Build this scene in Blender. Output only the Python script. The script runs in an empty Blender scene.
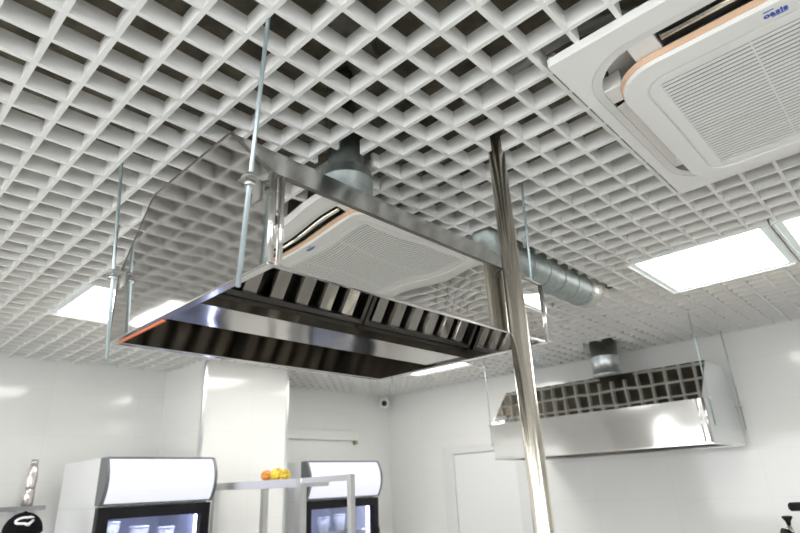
import bpy, bmesh, math, random
from mathutils import Vector, Matrix
random.seed(7)
C = bpy.context.scene.collection
PI = math.pi
H = 2.6                      # ceiling height in metres; lengths below are in 10 cm grid cells
def W(a, b, z): return Vector((a*.1, b*.1, H + z*.1))

# ------------------------------------------------------------------ materials
def mat(name, col, rough=.5, metal=0, spec=.5, emit=None, estr=0, bump=None, bstr=.1, bdist=.01, var=None, coat=0):
    m = bpy.data.materials.new(name); m.use_nodes = True
    nt = m.node_tree; p = nt.nodes['Principled BSDF']
    p.inputs['Base Color'].default_value = (*col, 1); p.inputs['Roughness'].default_value = rough
    p.inputs['Metallic'].default_value = metal; p.inputs['Specular IOR Level'].default_value = spec
    p.inputs['Coat Weight'].default_value = coat
    if emit:
        p.inputs['Emission Color'].default_value = (*emit, 1); p.inputs['Emission Strength'].default_value = estr
    tc = nt.nodes.new('ShaderNodeTexCoord')
    if var:
        sc, amt, detail = var
        n = nt.nodes.new('ShaderNodeTexNoise'); n.inputs['Scale'].default_value = sc; n.inputs['Detail'].default_value = detail
        nt.links.new(tc.outputs['Object'], n.inputs['Vector'])
        r = nt.nodes.new('ShaderNodeValToRGB')
        r.color_ramp.elements[0].position = .3; r.color_ramp.elements[1].position = .7
        r.color_ramp.elements[0].color = (*[c*(1-amt) for c in col], 1)
        r.color_ramp.elements[1].color = (*[min(1, c*(1+amt)) for c in col], 1)
        nt.links.new(n.outputs['Fac'], r.inputs['Fac']); nt.links.new(r.outputs['Color'], p.inputs['Base Color'])
    if bump:
        n = nt.nodes.new('ShaderNodeTexNoise'); n.inputs['Scale'].default_value = bump; n.inputs['Detail'].default_value = 1
        nt.links.new(tc.outputs['Object'], n.inputs['Vector'])
        b = nt.nodes.new('ShaderNodeBump'); b.inputs['Strength'].default_value = bstr; b.inputs['Distance'].default_value = bdist
        nt.links.new(n.outputs['Fac'], b.inputs['Height']); nt.links.new(b.outputs['Normal'], p.inputs['Normal'])
    return m
def tile_mat(name, axis, tw, th, col=(.83, .83, .81), mortar=(.755, .755, .74), off=0.0, rough=.1):
    m = mat(name, col, rough); nt = m.node_tree; p = nt.nodes['Principled BSDF']
    tc = nt.nodes.new('ShaderNodeTexCoord'); s = nt.nodes.new('ShaderNodeSeparateXYZ'); c = nt.nodes.new('ShaderNodeCombineXYZ')
    nt.links.new(tc.outputs['Object'], s.inputs[0])
    nt.links.new(s.outputs[axis[0]], c.inputs[0]); nt.links.new(s.outputs[axis[1]], c.inputs[1])
    b = nt.nodes.new('ShaderNodeTexBrick'); b.offset = off; b.squash = 1
    b.inputs['Scale'].default_value = 1; b.inputs['Brick Width'].default_value = tw; b.inputs['Row Height'].default_value = th
    b.inputs['Mortar Size'].default_value = .0016; b.inputs['Mortar Smooth'].default_value = .3
    b.inputs['Color1'].default_value = (*col, 1); b.inputs['Color2'].default_value = (*[x*.985 for x in col], 1)
    b.inputs['Mortar'].default_value = (*mortar, 1)
    nt.links.new(c.outputs[0], b.inputs['Vector']); nt.links.new(b.outputs['Color'], p.inputs['Base Color'])
    n = nt.nodes.new('ShaderNodeTexNoise'); n.inputs['Scale'].default_value = 2.5; nt.links.new(tc.outputs['Object'], n.inputs['Vector'])
    bp = nt.nodes.new('ShaderNodeBump'); bp.inputs['Strength'].default_value = .06; bp.inputs['Distance'].default_value = .02
    nt.links.new(n.outputs['Fac'], bp.inputs['Height']); nt.links.new(bp.outputs['Normal'], p.inputs['Normal'])
    return m
def glass_mat(name):
    m = bpy.data.materials.new(name); m.use_nodes = True; nt = m.node_tree; nt.nodes.clear()
    o = nt.nodes.new('ShaderNodeOutputMaterial'); mx = nt.nodes.new('ShaderNodeMixShader')
    t = nt.nodes.new('ShaderNodeBsdfTransparent'); g = nt.nodes.new('ShaderNodeBsdfGlossy')
    t.inputs['Color'].default_value = (.93, .95, .97, 1); g.inputs['Roughness'].default_value = .03
    f = nt.nodes.new('ShaderNodeFresnel'); f.inputs['IOR'].default_value = 1.45
    nt.links.new(f.outputs[0], mx.inputs[0]); nt.links.new(t.outputs[0], mx.inputs[1]); nt.links.new(g.outputs[0], mx.inputs[2])
    nt.links.new(mx.outputs[0], o.inputs[0]); return m

M = dict(
    grid=mat('grid_white_paint', (.80, .797, .78), .45),
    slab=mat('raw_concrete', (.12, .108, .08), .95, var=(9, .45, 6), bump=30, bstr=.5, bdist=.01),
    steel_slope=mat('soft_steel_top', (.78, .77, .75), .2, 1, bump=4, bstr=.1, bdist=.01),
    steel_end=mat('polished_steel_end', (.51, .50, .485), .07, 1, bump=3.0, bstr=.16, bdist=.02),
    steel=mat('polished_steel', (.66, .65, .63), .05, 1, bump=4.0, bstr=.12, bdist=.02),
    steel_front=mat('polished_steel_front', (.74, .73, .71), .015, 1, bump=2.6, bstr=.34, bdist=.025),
    steel_edge=mat('steel_edge', (.72, .71, .69), .16, 1),
    steel_inner=mat('steel_inner', (.62, .60, .57), .12, 1, bump=6, bstr=.1, bdist=.02),
    steel_dark=mat('dark_filter_steel', (.10, .095, .09), .35, 1),
    liner=mat('shaded_back_steel', (.27, .245, .21), .14, 1),  # dark tone imitates the shaded inside of the hood back
    baffle=mat('baffle_steel', (.42, .40, .37), .2, 1, bump=25, bstr=.15, bdist=.01),
    chrome=mat('chrome_pole', (.92, .87, .77), .24, 1),
    galv=mat('galvanised', (.36, .40, .39), .5, 1, var=(35, .13, 2), bump=18, bstr=.1, bdist=.01),
    zinc=mat('zinc_rod', (.50, .59, .62), .38, .75),
    zincw=mat('zinc_bracket', (.60, .60, .58), .35, 1),
    foil=mat('foil_tape', (.6, .6, .57), .4, 1, bump=60, bstr=.8, bdist=.01),
    plastic=mat('white_plastic', (.80, .80, .78), .35),
    plastic2=mat('white_plastic_shade', (.72, .72, .70), .4),  # darker copy of the white, recess and groove shade in its colour
    tan=mat('tan_foam', (.72, .49, .34), .6),
    black=mat('black_plastic', (.008, .008, .010), .35, spec=.25),
    dark=mat('slot_shade_dark', (.03, .03, .03), .8),  # flat dark colour standing in for shade inside slots and hole
    blue=mat('logo_blue', (.03, .10, .42), .4),
    lampframe=mat('lamp_frame_white', (.82, .84, .83), .35),
    diff=mat('lamp_diffuser', (.9, .9, .9), .4, emit=(1, .985, .95), estr=12),
    diffedge=mat('lamp_diffuser_edge', (.25, .27, .26), .4, emit=(.86, .95, .91), estr=.42),
    floor=tile_mat('floor_tile', (0, 1), .6, .6, (.60, .59, .57), (.40, .39, .38), rough=.25),
    wallr=tile_mat('wall_tile_right', (1, 2), .6, .3),
    walll=tile_mat('wall_tile_left', (0, 2), .6, .3),
    wallp=mat('wall_plain', (.80, .79, .77), .35),
    door=mat('door_paint', (.80, .81, .80), .3),
    doorf=mat('door_frame_paint', (.73, .74, .73), .35),
    alu=mat('aluminium_trim', (.75, .77, .78), .3, 1),
    fridge=mat('fridge_white', (.80, .81, .82), .35),
    grey=mat('dark_grey_plastic', (.13, .14, .145), .4),
    sign=mat('lit_sign', (.25, .25, .28), .4, emit=(.87, .885, 1.0), estr=.84),
    led=mat('led_strip', (.9, .9, 1), .4, emit=(.62, .66, 1.0), estr=14),
    inner=mat('fridge_liner', (.62, .64, .75), .5),
    glass=glass_mat('door_glass'),
    tube=mat('rack_steel', (.72, .72, .72), .28, 1),
    cup=mat('white_cup', (.8, .8, .82), .4),
    orange=mat('orange_wrapper', (.85, .30, .06), .45, var=(60, .5, 2)),
    yellow=mat('yellow_wrapper', (.88, .52, .05), .45, var=(60, .5, 2)),
    film=mat('orange_film', (.75, .18, .06), .4),
    cap=mat('black_cotton', (.006, .006, .008), .95, spec=.08, bump=400, bstr=.2, bdist=.002),
    white=mat('white_thread', (.85, .85, .85), .7),
    skin=mat('skin', (.62, .38, .27), .5), hair=mat('hair', (.03, .02, .015), .6),
    shirt=mat('black_shirt', (.02, .02, .022), .85), jeans=mat('dark_trousers', (.03, .035, .05), .85),
    eye=mat('eye_white', (.8, .8, .78), .2), lip=mat('lips', (.50, .22, .18), .5),
    bottle=mat('pinkish_silver', (.72, .66, .64), .2, .8),
    cable=mat('grey_cable', (.42, .43, .43), .6),
    camw=mat('camera_white', (.8, .8, .79), .35),
)

# ------------------------------------------------------------------ mesh builder (cells)
class MB:
    def __init__(s): s.v = []; s.f = []; s.sm = []
    def add(s, vs, fs, smooth=False):
        n = len(s.v); s.v += [Vector(v) for v in vs]; s.f += [[i+n for i in f] for f in fs]; s.sm += [smooth]*len(fs); return s
    def box(s, a0, a1, b0, b1, z0, z1):
        vs = [(a, b, z) for a in (a0, a1) for b in (b0, b1) for z in (z0, z1)]
        return s.add(vs, [(0,1,3,2),(4,6,7,5),(0,4,5,1),(2,3,7,6),(0,2,6,4),(1,5,7,3)])
    def bar(s, p, q, w, h, up=(0,0,1)):
        p, q = Vector(p), Vector(q); d = (q-p).normalized(); u = Vector(up); x = d.cross(u).normalized(); u = x.cross(d)
        vs = [e + x*sx*w/2 + u*su*h/2 for e in (p, q) for sx in (-1, 1) for su in (-1, 1)]
        return s.add(vs, [(0,1,3,2),(4,6,7,5),(0,4,5,1),(2,3,7,6),(0,2,6,4),(1,5,7,3)])
    def prism(s, pts, off):                       # planar outline pts, swept by the vector off
        o = Vector(off); n = len(pts); pts = [Vector(p) for p in pts]
        return s.add(pts + [p+o for p in pts], [list(range(n))[::-1], list(range(n, 2*n))] + [(i, (i+1) % n, n+(i+1) % n, n+i) for i in range(n)])
    def tube(s, path, r, n=20, cap=True, closed=False):
        path = [Vector(p) for p in path]; rs = r if isinstance(r, (list, tuple)) else [r]*len(path)
        d0 = (path[1]-path[0]).normalized(); x = d0.orthogonal().normalized(); vs = []
        m = len(path)
        for i, p in enumerate(path):
            if closed: d = (path[(i+1) % m]-path[i-1]).normalized()
            else: d = (path[min(i+1, m-1)]-path[max(i-1, 0)]).normalized()
            if d.length < .5: d = d0
            x = (x - d*x.dot(d)).normalized(); y = d.cross(x); d0 = d
            vs += [p + (x*math.cos(t*2*PI/n) + y*math.sin(t*2*PI/n))*rs[i] for t in range(n)]
        fs = [(i*n+t, i*n+(t+1) % n, ((i+1) % m)*n+(t+1) % n, ((i+1) % m)*n+t) for i in range(m if closed else m-1) for t in range(n)]
        s.add(vs, fs, True)
        if cap and not closed:
            k = len(s.v)-len(vs); s.f += [[k+t for t in range(n)][::-1], [k+(m-1)*n+t for t in range(n)]]; s.sm += [False, False]
        return s
    def lathe(s, c, prof, n=24, axis='z'):        # prof: (radius, height) pairs
        vs = []; c = Vector(c)
        for r, h in prof:
            for t in range(n):
                x, y = r*math.cos(2*PI*t/n), r*math.sin(2*PI*t/n)
                vs.append(c + (Vector((x, y, h)) if axis == 'z' else Vector((h, x, y)) if axis == 'a' else Vector((x, h, y))))
        m = len(prof)
        fs = [(i*n+t, i*n+(t+1) % n, (i+1)*n+(t+1) % n, (i+1)*n+t) for i in range(m-1) for t in range(n)]
        s.add(vs, fs, True); k = len(s.v)-len(vs)
        s.f += [[k+t for t in range(n)][::-1], [k+(m-1)*n+t for t in range(n)]]; s.sm += [False, False]; return s
    def ring(s, outer, inner, z0, z1):            # outlines with equal point counts, extruded z0..z1
        n = len(outer)
        vs = [(x, y, z) for z in (z0, z1) for L in (outer, inner) for x, y in L]
        fs = []
        for i in range(n):
            j = (i+1) % n
            fs += [(i, j, n+j, n+i), (2*n+i, 3*n+i, 3*n+j, 2*n+j), (i, 2*n+i, 2*n+j, j), (n+i, n+j, 3*n+j, 3*n+i)]
        return s.add(vs, fs)
def build(name, mb, m, parent=None, origin=None, bevel=0, seg=2, root=None):
    """mb is in cells; parent: Empty or part; origin: cells, for a thing that is one mesh"""
    org = W(*origin) if origin is not None else (ROOT[parent.name] if parent else Vector((0, 0, 0)))
    me = bpy.data.meshes.new(name)
    me.from_pydata([W(*v)-org for v in mb.v], [], mb.f); me.update()
    bm = bmesh.new(); bm.from_mesh(me); bmesh.ops.recalc_face_normals(bm, faces=bm.faces[:]); bm.to_mesh(me); bm.free()
    for p, sm in zip(me.polygons, mb.sm): p.use_smooth = sm
    o = bpy.data.objects.new(name, me); C.objects.link(o)
    for x in (m if isinstance(m, list) else [m]): me.materials.append(x)
    if parent: o.parent = parent; ROOT[o.name] = org
    else: o.location = org
    if bevel:
        b = o.modifiers.new('Bevel', 'BEVEL'); b.width = bevel*.1; b.segments = seg; b.limit_method = 'ANGLE'; b.angle_limit = .6
    return o
ROOT = {}
def thing(name, label, cat, origin, group=None):
    o = bpy.data.objects.new(name, None); C.objects.link(o); o.location = W(*origin); o.empty_display_size = .05
    ROOT[o.name] = W(*origin); o['label'] = label; o['category'] = cat
    if group: o['group'] = group
    return o
def tag(o, label, cat, group=None):
    o['label'] = label; o['category'] = cat
    if group: o['group'] = group
    return o
def struct(name, mb, m, bevel=0):
    o = build(name, mb, m, bevel=bevel); o['kind'] = 'structure'; return o
def rrect(a0, a1, b0, b1, r, k=8):
    pts = []
    for cx, cy, t0 in ((a1-r, b1-r, 0), (a0+r, b1-r, 90), (a0+r, b0+r, 180), (a1-r, b0+r, 270)):
        for i in range(k+1):
            t = math.radians(t0 + 90*i/k); pts.append((cx + r*math.cos(t), cy + r*math.sin(t)))
    return pts

# ------------------------------------------------------------------ the room
A0, A1, B0, B1, FZ, SZ = -26, 45.3, -36, 34.6, -26, 3.2
struct('floor', MB().box(A0-1, A1+1, B0-1, B1+1, FZ-1, FZ), M['floor'])
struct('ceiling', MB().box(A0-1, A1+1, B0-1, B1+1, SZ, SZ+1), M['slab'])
struct('wall_right', MB().box(A1, A1+1, B0-1, B1+1, FZ, SZ), M['wallr'])
struct('wall_left', MB().box(A0-1, A1, B1, B1+1, FZ, SZ), M['walll'])
# rear walls; their unseen windows are added for daylight from behind the camera
r0, r1, s0, s1, w0, w1 = -32, 26, -20, 8, -17.5, -2
struct('wall_rear', MB().box(A0-1, A0, B0-1, r0, FZ, SZ).box(A0-1, A0, r1, B1, FZ, SZ).box(A0-1, A0, r0, r1, FZ, w0).box(A0-1, A0, r0, r1, w1, SZ), M['wallp'])
struct('wall_side', MB().box(A0, s0, B0-1, B0, FZ, SZ).box(s1, A1, B0-1, B0, FZ, SZ).box(s0, s1, B0-1, B0, FZ, w0).box(s0, s1, B0-1, B0, w1, SZ), M['wallp'])
def window(name, lo, hi, put):
    fr = MB(); n = 3
    L = [lo + (hi-lo)*i/n for i in range(n+1)]
    for x in L: fr.box(*put(max(lo, x-.35), min(hi, x+.35)), w0, w1)
    for z in (w0, w1-.6): fr.box(*put(lo, hi), z, z+.6)
    o = struct(name, fr, M['lampframe'])
    gl = MB(); p = put(lo, hi)
    mid = lambda u, v: ((u+v)/2-.06, (u+v)/2+.06)
    gl.box(*((mid(p[0], p[1])+p[2:]) if abs(p[1]-p[0]) < abs(p[3]-p[2]) else (p[:2]+mid(p[2], p[3]))), w0, w1)
    ROOT[o.name] = Vector((0, 0, 0)); build('pane', gl, M['glass'], o)
window('added_window_1', r0, r1, lambda u, v: (A0-.7, A0-.1, u, v))
window('added_window_2', s0, s1, lambda u, v: (u, v, B0-.7, B0-.1))
CA0, CA1, CB = 19.95, 27.25, 28.3
struct('column', MB().box(CA0, CA1, CB, B1, FZ, SZ), M['walll'])
struct('trim_1', MB().box(CA0-.06, CA0+.16, CB-.06, CB+.16, FZ, -.02), M['alu'])
struct('trim_2', MB().box(CA1-.16, CA1+.06, CB-.06, CB+.16, FZ, -.02), M['alu'])

# lamps and everything that cuts the open cell grid
LIGHTS = [(25.6, 32.1, -6.72, -.72, 'bright square ceiling light panel right of the ducts, nearer the tall pole'),
          (25.6, 32.1, -10.0, -6.78, 'bright ceiling light panel cut by the right edge of the picture'),
          (7.95, 14.0, 16.9, 22.9, 'ceiling light panel at far left, behind the left end of the hood'),
          (21.5, 27.5, 17.3, 23.3, 'ceiling light panel hidden above the island hood, between the left and the back corner panels'),
          (32.5, 38.3, 17.55, 23.9, 'ceiling light panel seen just under the hood, towards the back corner')]
for a, b in ((-7.2, 16.9), (-18, -1), (-18, -19), (2, -32), (-18, 9)):  # unseen panels added to light the room; the first follows a mirrored patch
    LIGHTS.append((a, a+6, b, b+6, None))
CUTS = [(10.55, 19.65, -14.35, -5.25), (CA0, CA1, CB, B1), (9.3, 10.7, .75, 2.15), (17.2, 28.4, 1.32, 2.58), (26.6, 29.1, 1.2, 2.9),
        (12.75, 13.31, -2.3, -1.85), (39.7, 42.9, 6.2, 9.0)] + [l[:4] for l in LIGHTS]
g = MB()
hw, gh = .058, .5
def pieces(lo, hi, cuts):
    segs = [(lo, hi)]
    for c0, c1 in cuts:
        nx = []
        for s0, s1 in segs:
            if c1 <= s0 or c0 >= s1: nx.append((s0, s1)); continue
            if c0 > s0: nx.append((s0, c0))
            if c1 < s1: nx.append((c1, s1))
        segs = nx
    return [x for x in segs if x[1]-x[0] > .03]
for i in range(A0+1, 46):
    for s0, s1 in pieces(B0, B1, [(c[2], c[3]) for c in CUTS if c[0]-hw < i < c[1]+hw]): g.box(i-hw, i+hw, s0, s1, 0, gh)
for j in range(B0+1, 35):
    for s0, s1 in pieces(A0, A1, [(c[0], c[1]) for c in CUTS if c[2]-hw < j < c[3]+hw]): g.box(s0, s1, j-hw, j+hw, .004, gh-.004)
struct('ceiling_grid', g, M['grid'])

for k, (a0, a1, b0, b1, lab) in enumerate(LIGHTS):
    t = thing('ceiling_light', lab or 'unseen ceiling light panel added behind the camera, out of the picture', 'ceiling light', ((a0+a1)/2, (b0+b1)/2, 0),
              'ceiling light panels' if lab else 'ceiling light panels behind the camera')
    w = .12
    build('frame', MB().ring([(a0,b0),(a1,b0),(a1,b1),(a0,b1)], [(a0+w,b0+w),(a1-w,b0+w),(a1-w,b1-w),(a0+w,b1-w)], -.06, .55), M['lampframe'], t)
    w2 = w+.28
    build('diffuser', MB().box(a0+w2, a1-w2, b0+w2, b1-w2, .02, .2), M['diff'], t)
    build('diffuser_edge', MB().ring([(a0+w,b0+w),(a1-w,b0+w),(a1-w,b1-w),(a0+w,b1-w)], [(a0+w2,b0+w2),(a1-w2,b0+w2),(a1-w2,b1-w2),(a0+w2,b1-w2)], .03, .2), M['diffedge'], t)

# services above the grid
struct('trim_3', MB().bar((-6, -9.2, 2.7), (30, 12, 2.7), .9, .7), mat('old_channel', (.16, .15, .13), .7, .3, var=(14, .5, 4)))
tag(build('cable', MB().tube([(12.5+ .9*math.sin(i*.35), -14+i*.8, 1.5+.25*math.sin(i*.8)) for i in range(16)], .16, 10), M['cable'], origin=(12.5, -8, 1.5)),
    'grey flexible pipe lying above the open ceiling grid near the air conditioner', 'pipe')

# ------------------------------------------------------------------ island hood
X0, X1, Y0, Y1, ZB, ZL, ZT, T0, T1 = 5.3, 15.15, -1.75, 5.45, -5.5, -3.68, -1.87, -.06, 3.78
hood = thing('kitchen_hood', 'large polished steel island hood hung under the grid in the middle', 'extractor hood', ((X0+X1)/2, (Y0+Y1)/2, ZB))
th = .05
outl = [(Y0, ZB), (Y0, ZL), (T0, ZT), (T1, ZT), (Y1, ZL), (Y1, ZB)]
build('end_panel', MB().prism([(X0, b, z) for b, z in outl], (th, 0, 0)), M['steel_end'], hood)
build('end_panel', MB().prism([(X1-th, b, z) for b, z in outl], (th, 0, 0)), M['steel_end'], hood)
def sheet(b0, z0, b1, z1, a0=X0+th, a1=X1-th):
    n = Vector((0, -(z1-z0), b1-b0)).normalized()*-th
    return MB().prism([(a0, b0, z0), (a1, b0, z0), (a1, b1, z1), (a0, b1, z1)], n)
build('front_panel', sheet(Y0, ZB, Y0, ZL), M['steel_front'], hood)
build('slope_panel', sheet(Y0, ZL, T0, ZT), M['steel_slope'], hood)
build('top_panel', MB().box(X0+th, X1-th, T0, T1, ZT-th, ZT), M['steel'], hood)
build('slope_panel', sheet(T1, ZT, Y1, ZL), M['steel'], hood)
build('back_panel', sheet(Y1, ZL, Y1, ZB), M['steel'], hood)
fw = .2
build('back_shade_sheet', MB().box(X0+.06, X1-.06, Y1-.1, Y1-.06, ZB+.03, ZL), M['liner'], hood)  # added dark sheet, the dimness of the inner back put into its colour
build('bottom_rim', MB().ring([(X0-.01,Y0-.01),(X1+.01,Y0-.01),(X1+.01,Y1+.01),(X0-.01,Y1+.01)], [(X0+fw,Y0+.09),(X1-fw,Y0+.09),(X1-fw,Y1-fw),(X0+fw,Y1-fw)], ZB-.025, ZB+.02), M['steel_edge'], hood, bevel=.02)
build('film_strip', MB().box(X0+.14, X0+.2, 2.6, Y1-.3, ZB-.05, ZB-.025), M['film'], hood)['label'] = 'orange protective film strip'
build('corner_strip', MB().tube([(X0+.03, Y0-.02, ZB), (X0+.03, Y0-.02, ZL)], .07, 12).tube([(X0+.24, Y0-.01, ZB), (X0+.24, Y0-.01, ZL)], .055, 12), M['steel_edge'], hood)
build('corner_strip', MB().tube([(X1-.03, Y0-.02, ZB), (X1-.03, Y0-.02, ZL)], .06, 12), M['steel_edge'], hood)
build('seam', MB().bar((X0, Y0-.01, ZL), (X1, Y0-.01, ZL), .05, .04).bar((X0+.02, Y0, ZL), (X0+.02, T0, ZT), .06, .06).bar((X0+.02, T0, ZT), (X0+.02, T1, ZT), .06, .06).bar((X0+.02, T1, ZT), (X0+.02, Y1, ZL), .06, .06).bar((X0+.02, Y1, ZL), (X0+.02, Y1, ZB), .06, .06, (0, 1, 0)), mat('dark_seam_steel', (.26, .25, .23), .3, 1), hood)
G0, G1, GZ0, GZ1 = 1.25, 2.75, -5.44, -5.12
build('grease_channel', MB().box(X0+.08, X1-.08, G0, G1, GZ0, GZ1), M['steel_inner'], hood)
build('channel_plate', MB().box(X0+.25, X1-.25, G0+.2, G1-.2, -4.9, -4.85), M['steel_inner'], hood)  # plain steel plate above the grease channel
def filt(b0, z0, b1, z1, a0, a1):
    d = Vector((0, b1-b0, z1-z0)); L = d.length; d.normalize()
    n = Vector((0, d.z, -d.y));  n = n if n.z < 0 else -n
    P = Vector((0, b0, z0))
    fr = MB().prism([Vector((a0, 0, 0))+P-n*.3, Vector((a1, 0, 0))+P-n*.3, Vector((a1, 0, 0))+P+d*L-n*.3, Vector((a0, 0, 0))+P+d*L-n*.3], -n*.05)
    for a in (a0+.06, a1-.06): fr.bar(Vector((a, 0, 0))+P, Vector((a, 0, 0))+P+d*L, .12, .3, n)
    for e in (.06, L-.06): fr.bar(Vector((a0, 0, 0))+P+d*e, Vector((a1, 0, 0))+P+d*e, .12, .3, n)
    f = build('baffle_filter', fr, M['steel_dark'], hood)
    s = MB(); k = 6; pit = (a1-a0-.3)/k
    for i in range(k):
        a = a0+.15+pit*(i+.5); w = pit*.30
        prof = [(-w, -.10), (-w*.8, .02), (w*.8, .02), (w, -.10)]
        s.prism([Vector((a+x, 0, 0))+P+d*.12+n*y for x, y in prof], d*(L-.24))
    build('baffle', s, M['baffle'], f)
am = (X0+X1)/2
for a0, a1 in ((X0+.15, am-.03), (am+.03, X1-.15)):
    filt(G0-.05, GZ1+.05, G0-1.45, -2.9, a0, a1)
    filt(G1+.05, GZ1+.05, G1+1.3, -2.9, a0, a1)
def bracket(mbx, sx, a, b, z):
    mbx.bar((a, b, z), (a+sx*.36, b, z), .32, .05).bar((a+sx*.37, b, z-.45), (a+sx*.37, b, z+.05), .05, .32, (0, 1, 0)); return mbx
for a, sx in ((X0, -1), (X1, 1)):
    for b in (-1.30, 5.0):
        m = MB()
        m.box(*sorted((a+sx*.005, a+sx*.04)), b-.13, b+.13, ZL-.42, ZL-.02)
        m.box(*sorted((a+sx*.005, a+sx*.36)), b-.13, b+.13, ZL-.06, ZL-.03)
        build('bracket', m, M['zincw'], hood)
build('duct_collar', MB().lathe((10.0, 1.45, ZT), [(.80, 0), (.80, 1.12), (.83, 1.14), (.83, 1.2), (.78, 1.22), (.78, 1.5), (.58, 1.53), (.55, 1.6), (.55, 5.0)], 32), M['galv'], hood)
# rods
def rod(lab, p, q, nuts=()):
    t = thing('threaded_rod', lab, 'hanging rod', q, 'threaded hanging rods')
    build('shaft', MB().tube([p, q], .045, 10), M['zinc'], t)
    p, q = Vector(p), Vector(q)
    m = MB()
    for z in nuts:
        s = p + (q-p)*((z-p.z)/(q.z-p.z))
        for dz in (-.10, .06): m.lathe(s+Vector((0, 0, dz)), [(.11, -.05), (.11, .05)], 6)
        m.lathe(s+Vector((0, 0, .005)), [(.17, 0), (.17, .02)], 16)
    if nuts: build('nut', m, M['zincw'], t)
ra, rb = X0-.22, X1+.22
zb_ = ZL-.04
rod('threaded rod in front at the near left corner of the island hood', (ra, -1.95, SZ), (ra, -1.18, -5.85), (zb_,))
rod('threaded rod at the far left corner of the island hood', (ra, 6.55, SZ), (ra, 4.75, -6.1), (zb_,))
rod('threaded rod beside the tall pole at the right end of the island hood', (rb, -1.62, SZ), (rb, -1.22, -6.0), (zb_,))
rod('threaded rod hidden behind the far right corner of the island hood', (rb, 5.2, SZ), (rb, 5.0, -6.0), (zb_,))

# horizontal duct from the hood into the ceiling
dz, dr, db = -.42, .75, 1.95
main = [(18.0-.02*k, db, SZ-.9*k) for k in range(3)] + [(18.0+.9*(1-math.cos(t)), db, dz+.9-.9*math.sin(t)) for t in [i*PI/16 for i in range(1, 9)]] + [(26.4, db, dz)]
du = thing('ventilation_duct', 'round galvanised duct lying along the ceiling grid right of the tall pole', 'duct', (21, db, dz-dr))
build('pipe', MB().tube([Vector(p) for p in main], dr, 36, cap=False), M['galv'], du)
for i in range(6):
    a = 19.3+i*1.35
    build('seam', MB().tube([(a, db+(dr+.012)*math.cos(t), dz+(dr+.012)*math.sin(t)) for t in [k*2*PI/36 for k in range(36)]], .03, 6, closed=True), M['galv'], du)
el = [(26.3, db, dz), (26.8, db, dz+.03), (27.3, db, dz+.25), (27.6, db, dz+.6), (27.8, db, dz+1.2), (27.85, db, SZ)]
build('elbow', MB().tube(el, [dr+.03, dr+.04, dr+.02, dr, dr, dr], 36), M['foil'], du)['label'] = 'foil taped elbow'

# chrome pole
pa, pb = 13.03, -2.05
pole = thing('steel_pole', 'tall shiny chrome pole from floor to ceiling in front of the hood', 'pole', (pa, pb, FZ))
build('shaft', MB().tube([(pa, pb, FZ+.1), (pa, pb, SZ)], .25, 40), M['chrome'], pole)
build('base_flange', MB().lathe((pa, pb, FZ), [(.29, 0), (.29, .3), (.27, .32), (.26, .4)], 32), M['chrome'], pole)

# ------------------------------------------------------------------ cassette air conditioner
ac = thing('air_conditioner', 'white square ceiling cassette air conditioner at upper right', 'air conditioner', (15.1, -9.8, 0))
O = rrect(10.5, 19.7, -14.4, -5.2, .06); R = rrect(11.1, 19.1, -14.1, -5.5, 1.5)
fm = MB().ring(O, R, -.22, .02)
build('panel_frame', fm, M['plastic'], ac, bevel=.03)
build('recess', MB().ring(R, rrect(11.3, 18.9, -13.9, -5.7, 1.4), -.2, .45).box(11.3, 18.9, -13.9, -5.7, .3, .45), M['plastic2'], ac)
I = rrect(11.88, 18.9, -13.6, -6.03, 1.05)
build('trim_band', MB().ring(I, rrect(12.2, 18.6, -13.2, -6.4, .8), -.36, -.2), M['tan'], ac)['label'] = 'tan foam edge behind the intake panel'
J = rrect(11.91, 18.87, -13.57, -6.06, 1.05); K = rrect(12.47, 18.35, -13.0, -6.58, .6); Kb = rrect(12.51, 18.31, -12.96, -6.62, .58)
gr = (12.82, 18.0, -12.6, -6.95)
GR = rrect(*gr, .05)
ip = MB().ring(J, K, -.48, -.34).ring(Kb, GR, -.47, -.34)
build('intake_panel', ip, M['plastic'], ac, bevel=.025)
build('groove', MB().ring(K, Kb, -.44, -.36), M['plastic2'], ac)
sl = MB(); n = 33; pt = (gr[1]-gr[0])/n
for i in range(n):
    a = gr[0] + pt*(i+.5); sl.box(a-pt*.27, a+pt*.27, gr[2], gr[3], -.47, -.445)
for b in (-8.9, -10.8): sl.box(gr[0], gr[1], b-.02, b+.02, -.445, -.42)
build('intake_grille', sl, M['plastic'], ac)
build('grille_backing', MB().box(gr[0]-.1, gr[1]+.1, gr[2]-.1, gr[3]+.1, -.36, -.3), mat('backing_grey', (.26, .26, .25), .8), ac)  # grey backing sheet, darkens the gaps between the slats
def outlet(a0, a1, b0, b1, along):
    build('slot_shade_block', MB().box(a0, a1, b0, b1, -.06, .29), M['dark'], ac)  # solid block, the slot's shade is its dark colour
    if along == 'b':
        x = (a0+a1)/2
        build('vane', MB().tube([(x-.1, b0+.05, -.16), (x-.1, b1-.05, -.16)], .075, 12), M['chrome'], ac)
    else:
        y = (b0+b1)/2
        build('vane', MB().bar((a0+.1, y, -.15), (a1-.1, y, -.15), .26, .05, (0, .35, 1)), M['plastic'], ac)
outlet(11.3, 12.0, -12.2, -7.42, 'b'); outlet(18.5, 19.0, -12.2, -7.42, 'b')
outlet(13.2, 17.6, -6.05, -5.62, 'a'); outlet(13.2, 17.6, -14.0, -13.55, 'a')
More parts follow.
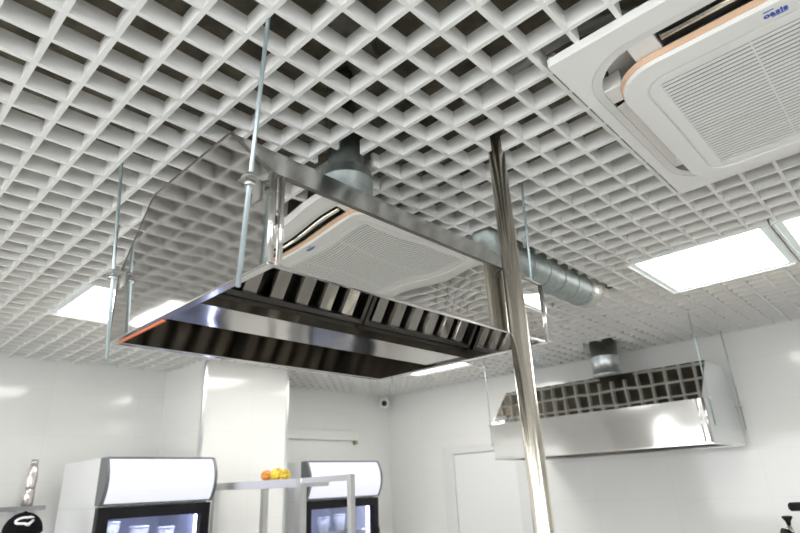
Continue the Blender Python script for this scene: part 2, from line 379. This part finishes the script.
for sa in (0, 1):
    for sb in (0, 1):
        fa = (lambda x: x) if not sa else (lambda x: 30.2-x)
        fb = (lambda y: y) if not sb else (lambda y: -19.6-y)
        for q in ([(11.12, -6.75), (11.12, -7.38), (12.0, -7.38), (12.0, -6.75)], [(12.45, -5.52), (13.12, -5.52), (13.12, -6.2), (12.45, -6.2)]):
            build('corner_block', MB().prism([(fa(x), fb(y), -.17) for x, y in q], (0, 0, .46)), M['plastic'], ac, bevel=.03)
build('hole_shade_block', MB().prism([(12.02, -5.72, .2), (12.35, -5.62, .2), (12.4, -5.95, .2), (12.1, -6.0, .2)], (0, 0, .09)), M['dark'], ac)  # solid dark block, shade of the hole put into its colour
cu = bpy.data.curves.new('brand_lettering', 'FONT'); cu.body = 'oasis'; cu.size = .036; cu.extrude = .0006; cu.offset = .0013; cu.space_character = 1.08
tmp = bpy.data.objects.new('tmp', cu); C.objects.link(tmp)
bpy.context.view_layer.update()
me = bpy.data.meshes.new_from_object(tmp.evaluated_get(bpy.context.evaluated_depsgraph_get()))
bpy.data.objects.remove(tmp)
lm = MB()
vs = [tuple(v.co) for v in me.vertices]; xs = [v[0] for v in vs]; L = max(xs)-min(xs)
k = .44/L
lg = lambda x, y, z: (12.27 - y*k, -9.29 - (x-min(xs))*k, -.483 - z*10)
lm.add([lg(*v) for v in vs], [list(p.vertices) for p in me.polygons])
lm.box(12.06, 12.085, -9.50, -9.31, -.488, -.479); lm.box(12.305, 12.325, -9.72, -9.43, -.488, -.479)
build('brand_lettering', lm, M['blue'], ac)['label'] = 'small blue oasis lettering'

# ------------------------------------------------------------------ wall hood on the right wall
a0, a1, b0, b1 = 37.3, 44.6, .48, 15.7
zb, zl, zt, t0, t1 = -7.7, -5.15, -2.55, 39.8, 43.6
wh = thing('wall_hood', 'polished steel wall hood with dark sloping top by the right wall', 'extractor hood', ((a0+a1)/2, (b0+b1)/2, zb))
ol = [(a0, zb), (a0, zl), (t0, zt), (t1, zt), (a1, zl), (a1, zb)]
build('end_panel', MB().prism([(a, b0, z) for a, z in ol], (0, th, 0)), mat('brushed_steel_end', (.70, .72, .73), .3, 1), wh)
build('end_panel', MB().prism([(a, b1-th, z) for a, z in ol], (0, th, 0)), M['steel_edge'], wh)
def sheet2(p, q):
    d = Vector((q[0]-p[0], 0, q[1]-p[1])); n = Vector((d.z, 0, -d.x)).normalized()*th
    return MB().prism([(p[0], b0+th, p[1]), (p[0], b1-th, p[1]), (q[0], b1-th, q[1]), (q[0], b0+th, q[1])], n)
build('front_panel', sheet2(ol[0], ol[1]), mat('wavy_steel', (.74, .73, .71), .1, 1, bump=2.2, bstr=.35, bdist=.03), wh)
build('slope_panel', sheet2(ol[1], ol[2]), M['steel'], wh)
build('top_panel', sheet2(ol[2], ol[3]), M['steel'], wh)
build('slope_panel', sheet2(ol[3], ol[4]), M['steel'], wh)
build('back_panel', sheet2(ol[4], ol[5]), M['steel'], wh)
build('bottom_rim', MB().ring([(a0-.03,b0-.03),(a1+.03,b0-.03),(a1+.03,b1+.03),(a0-.03,b1+.03)], [(a0+.3,b0+.3),(a1-.3,b0+.3),(a1-.3,b1-.3),(a0+.3,b1-.3)], zb-.06, zb+.02), M['steel_edge'], wh)
build('filter_tray', MB().box(a0+.2, a1-.2, b0+.2, b1-.2, zb+.6, zb+.7), M['steel_dark'], wh)
build('corner_strip', MB().tube([(a0, b0, zb), (a0, b0, zl)], .09, 10).tube([(a0-.02, b0+.35, zb), (a0-.02, b0+.35, zl)], .05, 10), M['steel_edge'], wh)
for a in (a0+.3, a1-.2):
    for b, s in ((b0, -1), (b1, 1)):
        build('bracket', MB().box(a-.2, a+.2, *sorted((b, b+s*.5)), zl-.05, zl), M['zincw'], wh)
build('duct_collar', MB().lathe((41.6, 7.75, zt), [(1.02, 0), (1.02, .3), (1.06, .34), (1.06, .45), (1.0, .5), (1.0, 1.6), (1.05, 1.65), (1.05, 1.75), (1.0, 1.8), (1.0, 5.7)], 36), mat('bright_galvanised', (.62, .66, .67), .33, 1, var=(35, .13, 2)), wh)
for (a, b, lab) in ((a0+.25, b0-.3, 'threaded rod at the front right corner of the wall hood'), (a1-.2, b0-.3, 'threaded rod at the back right corner of the wall hood, by the wall'),
                    (a0+.25, b1+.3, 'threaded rod at the front left corner of the wall hood'), (a1-.2, b1+.3, 'threaded rod at the back left corner of the wall hood')):
    rod(lab, (a, b, SZ), (a, b, zl-1.6), (zl-.02,))

# ------------------------------------------------------------------ right wall: door, corner camera
dB0, dB1, dZ = 17.6, 27.2, -5.9
do = build('door_1', MB().box(A1-.12, A1-.02, dB0+1.35, dB1-1.35, FZ+.05, dZ-.75), M['door']); do['kind'] = 'structure'
fr = build('door_frame', MB().prism([(A1-.3, dB0, FZ), (A1-.3, dB0, dZ), (A1-.3, dB1, dZ), (A1-.3, dB1, FZ), (A1-.3, dB1-1.3, FZ), (A1-.3, dB1-1.3, dZ-.7), (A1-.3, dB0+1.3, dZ-.7), (A1-.3, dB0+1.3, FZ)], (.28, 0, 0)), M['doorf'], bevel=.05)
fr['kind'] = 'structure'; fr.name = 'trim_4'
cc = thing('security_camera', 'small white camera with black lens in the far ceiling corner', 'security camera', (43.9, 33.9, -.8))
build('bracket', MB().box(43.75, 44.05, 33.75, 34.05, -.45, 0).tube([(43.9, 33.9, -.7), (43.9, 33.9, -.4)], .2, 12), M['camw'], cc)
dirv = (Vector((.2, -9.6, -9.3))-Vector((43.9, 33.9, -.8))).normalized()
pc = Vector((43.9, 33.9, -.8))
build('housing', MB().tube([pc-dirv*.5, pc-dirv*.45, pc+dirv*.75, pc+dirv*.8], [.45, .55, .55, .5], 20), M['camw'], cc)
build('lens', MB().tube([pc+dirv*.7, pc+dirv*.88, pc+dirv*.9], [.3, .3, .2], 16), M['black'], cc)

# ------------------------------------------------------------------ left wall: cover strip, shelf
wb = thing('wall_box', 'long white horizontal box fixed to the wall above the right fridge', 'wall box', (36.2, 34.3, -5.0))
build('cover', MB().box(31.5, 40.3, 34.15, 34.58, -4.75, -3.85), M['plastic'], wb, bevel=.08)
build('bracket', MB().box(39.85, 40.2, 34.2, 34.55, -5.1, -4.76), mat('olive_clip', (.35, .36, .22), .5), wb)
sh = thing('wall_shelf', 'narrow steel shelf on the white wall at the far left edge', 'shelf', (5, 34.2, -9.6))
build('board', MB().box(0, 12.4, 33.0, 34.55, -9.66, -9.4), mat('dull_shelf_steel', (.34, .35, .35), .4, .8), sh)
for a in (3, 10.8): build('bracket', MB().prism([(a, 34.55, -9.62), (a, 33.3, -9.62), (a, 34.55, -10.6)], (.12, 0, 0)), M['tube'], sh)
bt = thing('bottle', 'slim pinkish bottle standing upright on the wall shelf', 'bottle', (11.45, 33.5, -9.4))
build('body', MB().lathe((11.45, 33.5, -9.4), [(.28, 0), (.33, .06), (.33, .95), (.27, 1.05)], 20), M['bottle'], bt)
build('neck', MB().lathe((11.45, 33.5, -9.4), [(.29, 1.05), (.31, 1.15), (.33, 1.7), (.26, 2.3), (.2, 2.45)], 20), M['bottle'], bt)
build('cap', MB().lathe((11.45, 33.5, -9.4), [(.22, 2.45), (.22, 2.75)], 16), M['bottle'], bt)

# ------------------------------------------------------------------ fridges
def fridge(a0, a1, b0, b1, zt, zh, lab, cups):
    t = thing('display_fridge', lab, 'fridge', ((a0+a1)/2, (b0+b1)/2, FZ), 'display fridges with lit signs')
    w = .35; bb = b0+.35
    body = MB().box(a0, a0+w, bb+.55, b1, FZ+.6, zt).box(a1-w, a1, bb+.55, b1, FZ+.6, zt).box(a0+w, a1-w, b1-w, b1, FZ+.6, zt)
    body.box(a0+w, a1-w, bb+.6, b1-w, zh-.5, zt).box(a0+w, a1-w, bb+.55, b1-w, FZ+.6, FZ+3)
    build('cabinet', body, M['fridge'], t)
    build('liner', MB().box(a0+w, a0+w+.05, bb+.65, b1-w, FZ+3, zh-.5).box(a1-w-.05, a1-w, bb+.65, b1-w, FZ+3, zh-.5).box(a0+w, a1-w, b1-w-.05, b1-w, FZ+3, zh-.5), M['inner'], t)
    build('seam', MB().box(a0-.015, a0, bb+.6, b1-.1, zh-.14, zh-.08), M['plastic2'], t)
    # header with a bulging lit front
    hp = [(bb+.6, zh), (bb-.1, zh)]; n = 10; cur = []
    for i in range(n+1):
        u = i/n; cur.append((bb-.1-.75*math.sin(PI*(.12+.76*u)) + .28, zh + (zt-zh)*u))
    prof = [(bb+.6, zh+.02)] + cur + [(bb+.6, zt)]
    hd = MB().prism([(a0-.03, b, z) for b, z in prof], (.2, 0, 0)).prism([(a1-.17, b, z) for b, z in prof], (.2, 0, 0))
    hd.box(a0+.15, a1-.15, bb, bb+.58, zh+.02, zt).prism([(a0+.1, cur[-1][0], zt-.08), (a0+.1, bb+.6, zt-.08), (a0+.1, bb+.6, zt+.02), (a0+.1, cur[-1][0], zt+.02)], (a1-a0-.2, 0, 0))
    hd.prism([(a0+.1, cur[0][0], zh), (a0+.1, bb+.6, zh), (a0+.1, bb+.6, zh+.08), (a0+.1, cur[0][0], zh+.08)], (a1-a0-.2, 0, 0))
    h = build('header', hd, M['grey'], t)
    sg = MB()
    c2 = [(b+.03, min(max(z, zh+.09), zt-.09)) for b, z in cur]
    sg.prism([(a0+.17, b, z) for b, z in c2] + [(a0+.17, b+.1, z) for b, z in c2[::-1]], (a1-a0-.34, 0, 0))
    build('lit_sign', sg, M['sign'], h)
    d0, d1 = FZ+2.6, zh-.1
    fw_ = .62
    dm = MB().ring([(a0, d0), (a1, d0), (a1, d1), (a0, d1)], [(a0+fw_, d0+fw_), (a1-fw_, d0+fw_), (a1-fw_, d1-fw_), (a0+fw_, d1-fw_)], 0, .5)
    dm.v = [Vector((v.x, bb+v.z, v.y)) for v in dm.v]
    dr_ = build('door', dm, M['black'], t, bevel=.03)
    build('glass', MB().box(a0+fw_, a1-fw_, bb+.2, bb+.26, d0+fw_, d1-fw_), M['glass'], dr_)
    build('handle', MB().tube([(a1-.3, bb-.25, d0+8), (a1-.3, bb-.25, d0+11)], .1, 10).bar((a1-.3, bb-.25, d0+8.2), (a1-.3, bb+.02, d0+8.2), .1, .1).bar((a1-.3, bb-.25, d0+10.8), (a1-.3, bb+.02, d0+10.8), .1, .1), M['black'], dr_)
    build('grille', MB().box(a0+.1, a1-.1, bb+.1, bb+.5, FZ+.7, FZ+2.5), M['black'], t)
    for fa in (a0+.5, a1-.5):
        for fb in (bb+1, b1-.6): build('foot', MB().lathe((fa, fb, FZ), [(.25, 0), (.2, .6)], 12), M['black'], t)
    build('light_strip', MB().box(a1-w-.2, a1-w-.1, bb+.75, bb+.95, FZ+3.5, zh-.8).box(a0+w+.5, a1-w-.5, bb+.75, bb+.95, zh-.62, zh-.54), M['led'], t)
    shz = []
    for z in (zh-2.6, zh-6.0, zh-9.5):
        build('shelf', MB().box(a0+w+.08, a1-w-.3, bb+1.1, b1-w-.2, z, z+.08), M['tube'], t); shz.append(z+.08)
    for fx, kk, hh, lb in cups:
        a = a0+w+fx
        c = thing('food_container', lb, 'food container', (a, bb+2, shz[0]), 'containers in the fridges')
        build('body', MB().lathe((a, bb+2, shz[0]), [(kk*.8, 0), (kk, hh), (kk*.97, hh)], 20), M['cup'], c)
        build('lid', MB().lathe((a, bb+2, shz[0]+hh), [(kk*1.05, 0), (kk*1.05, .1), (kk*.9, .14)], 20), M['cup'], c)
    return t
fridge(13.0, 19.78, 25.5, 32.6, -6.98, -9.57, 'white glass door fridge with lit blank sign at lower left, by the cap', [
    (1.2, .5, 1.5, 'tall white tub on the left of the top shelf of the left fridge'), (2.9, .55, 1.15, 'short white tub in the middle of the top shelf of the left fridge'), (4.6, .5, 1.0, 'white tub on the right of the top shelf of the left fridge')])
fridge(29.0, 36.9, 27.7, 34.3, -7.08, -9.95, 'glass door fridge with lit blank sign behind the steel rack', [
    (3.0, .55, 1.0, 'low white tub on the left of the top shelf of the right fridge'), (4.8, .5, 1.1, 'low white tub on the right of the top shelf of the right fridge')])

# ------------------------------------------------------------------ steel rack with snacks
rk = thing('steel_rack', 'square tube steel rack between the two lit fridges', 'rack', (20.3, 19, FZ))
P0, P1, P2 = Vector((19.1, 11.6, -8.64)), Vector((19.8, 16.4, -8.64)), Vector((20.75, 27.0, -8.56))
def post(p, w, top): return MB().box(p[0]-w/2, p[0]+w/2, p[1]-w/2, p[1]+w/2, FZ, top)
for p, w in ((P0, .26), (P1, .42), (P2, .36)): build('post', post(p, w, p.z), M['tube'], rk)
build('post', post((22.3, 23.6), .36, -8.95), M['tube'], rk)
dn = Vector((0, 0, .22))
build('top_rail', MB().bar(P0-dn*.6, P1-dn*.6, .26, .27), M['tube'], rk)
tp = [P1+Vector((-.2, 0, 0)), P2+Vector((-.2, 0, 0)), P2+Vector((1.9, 0, 0)), P1+Vector((1.9, 0, 0))]
build('top_shelf', MB().prism([v-Vector((0, 0, .44)) for v in tp], (0, 0, .44)), M['tube'], rk)
build('shelf', MB().prism([Vector((v.x, v.y, -15)) for v in tp], (0, 0, .2)), M['tube'], rk)
def pack(lab, a, b, z, w, h, m, seed):
    random.seed(seed); mb = MB(); n, q = 14, 8; vs = []
    for j in range(q+1):
        v = j/q; prof = math.sin(PI*min(max(v, .06), .94))**.28
        for i in range(n):
            t = 2*PI*i/n; r = 1+.22*random.uniform(-1, 1)
            vs.append((a+w*.45*prof*r*math.cos(t), b+w*.55*prof*r*math.sin(t), z+h*v*(1+.05*math.cos(3*t))))
    fs = [(j*n+i, j*n+(i+1) % n, (j+1)*n+(i+1) % n, (j+1)*n+i) for j in range(q) for i in range(n)]
    mb.add(vs, fs + [list(range(n))[::-1], [q*n+i for i in range(n)]], False)
    t = thing('snack_packet', lab, 'packet', (a, b, z), 'packets on the rack')
    build('bag', mb, m, t)
    build('crimp', MB().box(a-.03, a+.03, b-w*.3, b+w*.3, z+h*.93, z+h*1.1), m, t)
pack('orange packet on the left of the rack top', 20.95, 21.4, -8.57, .72, .52, M['orange'], 3)
pack('crumpled yellow packet lying right of the orange packet', 20.95, 20.3, -8.58, .8, .6, M['yellow'], 5)
pack('small yellow packet at the right end of the packets', 20.9, 19.45, -8.59, .66, .5, M['yellow'], 8)

# ------------------------------------------------------------------ tap on a counter, lower right
ct = thing('counter', 'steel counter below the picture carrying the chrome tap', 'counter', (27.5, -7, FZ))
build('worktop', MB().box(24.3, 31, -11, -3.2, -17.3, -17), M['tube'], ct)
build('cabinet', MB().box(24.6, 31, -10.7, -3.5, FZ, -17.3), M['plastic'], ct)
tw = thing('tap_tower', 'chrome tap with black flared knob and black side handle at lower right edge', 'tap', (25.85, -4.5, -17))
build('column', MB().lathe((25.85, -4.5, -17), [(.6, 0), (.6, .1), (.22, .3), (.18, 5.2), (.12, 5.6), (.07, 5.8)], 28), M['chrome'], tw)
build('knob', MB().lathe((25.85, -4.5, -11.2), [(.07, 0), (.08, .1), (.10, .14), (.17, .24), (.17, .28), (.13, .3)], 20), M['black'], tw)
build('valve', MB().tube([(25.65, -4.28, -11.42), (25.85, -4.5, -11.5)], [.14, .14], 16), M['black'], tw)
build('side_handle', MB().tube([(25.85, -4.64, -10.6), (25.85, -4.70, -10.6), (25.85, -5.8, -10.58), (25.85, -5.9, -10.58)], [.09, .15, .15, .1], 16), M['black'], tw)
build('arm', MB().tube([(25.85, -5.5, -11.6), (25.85, -5.5, -10.66)], .06, 10).tube([(25.85, -4.5, -11.6), (25.85, -5.5, -11.6)], .06, 10), M['chrome'], tw)

# ------------------------------------------------------------------ person in a cap
px_, py_ = 9.72, 26.8
face = (Vector((.2, -9.6, 0))-Vector((px_, py_, 0))).normalized()
person = thing('person', 'person in a black cap with a white emblem at the lower left corner', 'person', (px_, py_, FZ))
side = Vector((-face.y, face.x, 0)); up = Vector((0, 0, 1))
TOP = -9.62                                  # crown of the cap
S = (TOP-.15-FZ)/16.4
def P(x, y, z): return Vector((px_, py_, FZ)) + (side*x + face*y + up*z)*S
sk = {'pelvis': (0, 0, 8.4, 1.35), 'waist': (0, .05, 9.8, 1.15), 'chest': (0, .1, 11.8, 1.35), 'neck0': (0, -.05, 13.4, .62), 'neck': (0, .05, 14.0, .5), 'head': (0, .2, 15.0, .74), 'crown': (0, .15, 15.7, .66)}
ed = [('pelvis', 'waist'), ('waist', 'chest'), ('chest', 'neck0'), ('neck0', 'neck'), ('neck', 'head'), ('head', 'crown')]
for s, n in ((-1, 'l'), (1, 'r')):
    sk.update({'sh'+n: (s*1.75, 0, 12.9, .55), 'el'+n: (s*2.15, -.1, 10.3, .42), 'wr'+n: (s*2.2, .35, 8.0, .28), 'hd'+n: (s*2.2, .5, 7.4, .33),
               'hip'+n: (s*.8, 0, 7.8, .9), 'kn'+n: (s*.9, .1, 4.4, .56), 'an'+n: (s*.95, -.1, .75, .36), 'he'+n: (s*.95, .1, .38, .36), 'to'+n: (s*1.05, 1.5, .3, .28)})
    ed += [('chest', 'sh'+n), ('sh'+n, 'el'+n), ('el'+n, 'wr'+n), ('wr'+n, 'hd'+n), ('pelvis', 'hip'+n), ('hip'+n, 'kn'+n), ('kn'+n, 'an'+n), ('an'+n, 'he'+n), ('he'+n, 'to'+n)]
    for k in range(5):
        fx = s*2.2; fy = .15+.2*k; ln = (.7, .85, .9, .8, .55)[k]
        if k == 4: a_, b_ = (fx-s*.15, .95, 7.35, .12), (fx-s*.25, 1.1, 6.95, .1); base = 'hd'+n
        else: a_, b_ = (fx, fy+.05, 7.0, .11), (fx-s*.08, fy+.15, 7.0-ln, .09); base = 'hd'+n
        sk['f%s%da' % (n, k)] = a_; sk['f%s%db' % (n, k)] = b_; ed += [(base, 'f%s%da' % (n, k)), ('f%s%da' % (n, k), 'f%s%db' % (n, k))]
names = list(sk); me = bpy.data.meshes.new('body')
org = ROOT[person.name]
me.from_pydata([W(*P(*sk[n][:3]))-org for n in names], [(names.index(a), names.index(b)) for a, b in ed], []); me.update()
ob = bpy.data.objects.new('skin_tmp', me); C.objects.link(ob)
ob.modifiers.new('Skin', 'SKIN'); sb = ob.modifiers.new('Sub', 'SUBSURF'); sb.levels = 2; sb.render_levels = 2
for i, n in enumerate(names):
    r = sk[n][3]*S*.1; ob.data.skin_vertices[0].data[i].radius = (r, r)
ob.data.skin_vertices[0].data[0].use_root = True
bpy.context.view_layer.update()
bme = bpy.data.meshes.new_from_object(ob.evaluated_get(bpy.context.evaluated_depsgraph_get())); bpy.data.objects.remove(ob)
bo = bpy.data.objects.new('body', bme); C.objects.link(bo); bo.parent = person; ROOT['body'] = org
bme.materials.clear()
for k in ('skin', 'shirt', 'jeans', 'black'): bme.materials.append(M[k])
for p in bme.polygons:
    p.use_smooth = True; z = p.center.z/(.1*S)
    lat = abs(Vector(p.center).dot(side))/(.1*S)
    p.material_index = 0 if (z > 13.5 or (lat > 1.55 and 6 < z < 10.6)) else 1 if z > 8.5 else 2 if z > .7 else 3
def ell(c, rx, ry, rz, n=20, q=12, lo=-90, hi=90):
    vs = []
    for j in range(q+1):
        ph = math.radians(lo+(hi-lo)*j/q)
        for i in range(n):
            t = 2*PI*i/n; vs.append(P(c[0]+rx*math.cos(ph)*math.cos(t), c[1]+ry*math.cos(ph)*math.sin(t), c[2]+rz*math.sin(ph)))
    return MB().add(vs, [(j*n+i, j*n+(i+1) % n, (j+1)*n+(i+1) % n, (j+1)*n+i) for j in range(q) for i in range(n)], True)
hc = (0, .25, 15.15)
fb = ell(hc, .76, .95, 1.05); build('face', fb, M['skin'], person)
build('nose', MB().tube([P(0, 1.1, 15.3), P(0, 1.32, 14.95), P(0, 1.2, 14.88)], [.06*S, .15*S, .1*S], 10), M['skin'], person)
for s in (-1, 1):
    build('ear', ell((s*.78, .15, 15.1), .1, .22, .32, 12, 8), M['skin'], person)
    build('eye', ell((s*.3, 1.06, 15.25), .13, .1, .09, 12, 8), M['eye'], person)
build('mouth', ell((0, 1.05, 14.62), .26, .1, .07, 12, 8), M['lip'], person)
build('hair', ell((0, .1, 15.25), .82, .92, .95, 24, 10, -35, 50), M['hair'], person)
cz = 15.55
dome = ell((0, .2, cz), .92, 1.04, .95, 32, 14, 0, 90); dome.tube([P(.87*math.cos(t), .2+1.03*math.sin(t), cz-.02) for t in [i*2*PI/32 for i in range(32)]], .05, 8, closed=True)
cap = build('cap', dome, M['cap'], person)
br = MB(); n = 20; vs = []
for lay in (0, 1):
    for j in range(5):
        for i in range(n+1):
            t = math.radians(15+150*i/n); e = j/4
            x = .88*math.cos(t)*(1+.04*e); y = .2+1.02*math.sin(t)+ .85*e*math.sin(t)**1.2
            vs.append(P(x, y, cz-.02-.18*e-.22*(x/.9)**2*(.3+.7*e)-.05*lay))
q = n+1
fs = [(L*5*q+j*q+i, L*5*q+j*q+i+1, L*5*q+(j+1)*q+i+1, L*5*q+(j+1)*q+i) for L in (0, 1) for j in range(4) for i in range(n)]
fs += [(4*q+i, 4*q+i+1, 9*q+i+1, 9*q+i) for i in range(n)] + [(i, i+1, 5*q+i+1, 5*q+i) for i in range(n)]
br.add(vs, fs, True); build('brim', br, M['cap'], cap)
build('button', ell((0, .2, cz+.95), .09, .09, .05, 10, 6), M['cap'], cap)
lp = [(468, 216), (430, 208), (380, 212), (330, 211), (290, 217), (250, 230), (215, 255), (213, 275), (235, 292), (290, 297), (350, 300), (375, 312), (398, 318), (425, 295), (468, 252), (440, 250)]
def onD(u, v):
    x = (u-338)/235*.72+.02; zz = .95*(430-v)/300
    y = math.sqrt(max(0, 1-(x/.92)**2-(zz/.95)**2))*1.04
    return P(x, .2+y+.012, cz+zz)
lpts = [onD(*p) for p in lp]
em = MB().tube(lpts, [.03*S]+[.065*S]*9+[.065*S, .08*S, .09*S, .07*S, .05*S, .03*S], 8)
build('emblem', em, M['white'], cap)['label'] = 'white looped emblem'

# ------------------------------------------------------------------ camera, world
CC = Vector((0.19311641, -9.64629643, -9.30354338))
Rm = [(0.6896816087555285, -0.7227753147414908, -0.04399003233375637), (0.23838536922978096, 0.28399474843376993, -0.9287192248463584), (0.6837482682110185, 0.6300339889739114, 0.3681650152527455)]
cd = bpy.data.cameras.new('camera'); cam = bpy.data.objects.new('camera', cd); C.objects.link(cam)
m = Matrix((Rm[0], [-x for x in Rm[1]], [-x for x in Rm[2]])).transposed().to_4x4(); m.translation = W(*CC)
cam.matrix_world = m
cd.sensor_width = 36; cd.lens = 555.862/800*36; cd.clip_start = .02
cd.dof.use_dof = True; cd.dof.focus_distance = 1.5; cd.dof.aperture_fstop = 3.5
bpy.context.scene.camera = cam
w = bpy.data.worlds.new('world'); w.use_nodes = True; bpy.context.scene.world = w
w.node_tree.nodes['Background'].inputs[0].default_value = (1, .985, .955, 1); w.node_tree.nodes['Background'].inputs[1].default_value = 6.6
sc = bpy.context.scene
sc.view_settings.view_transform = 'Standard'; sc.view_settings.look = 'None'; sc.view_settings.exposure = 0; sc.view_settings.gamma = 1
sc.cycles.max_bounces = 10; sc.cycles.glossy_bounces = 6; sc.cycles.diffuse_bounces = 5
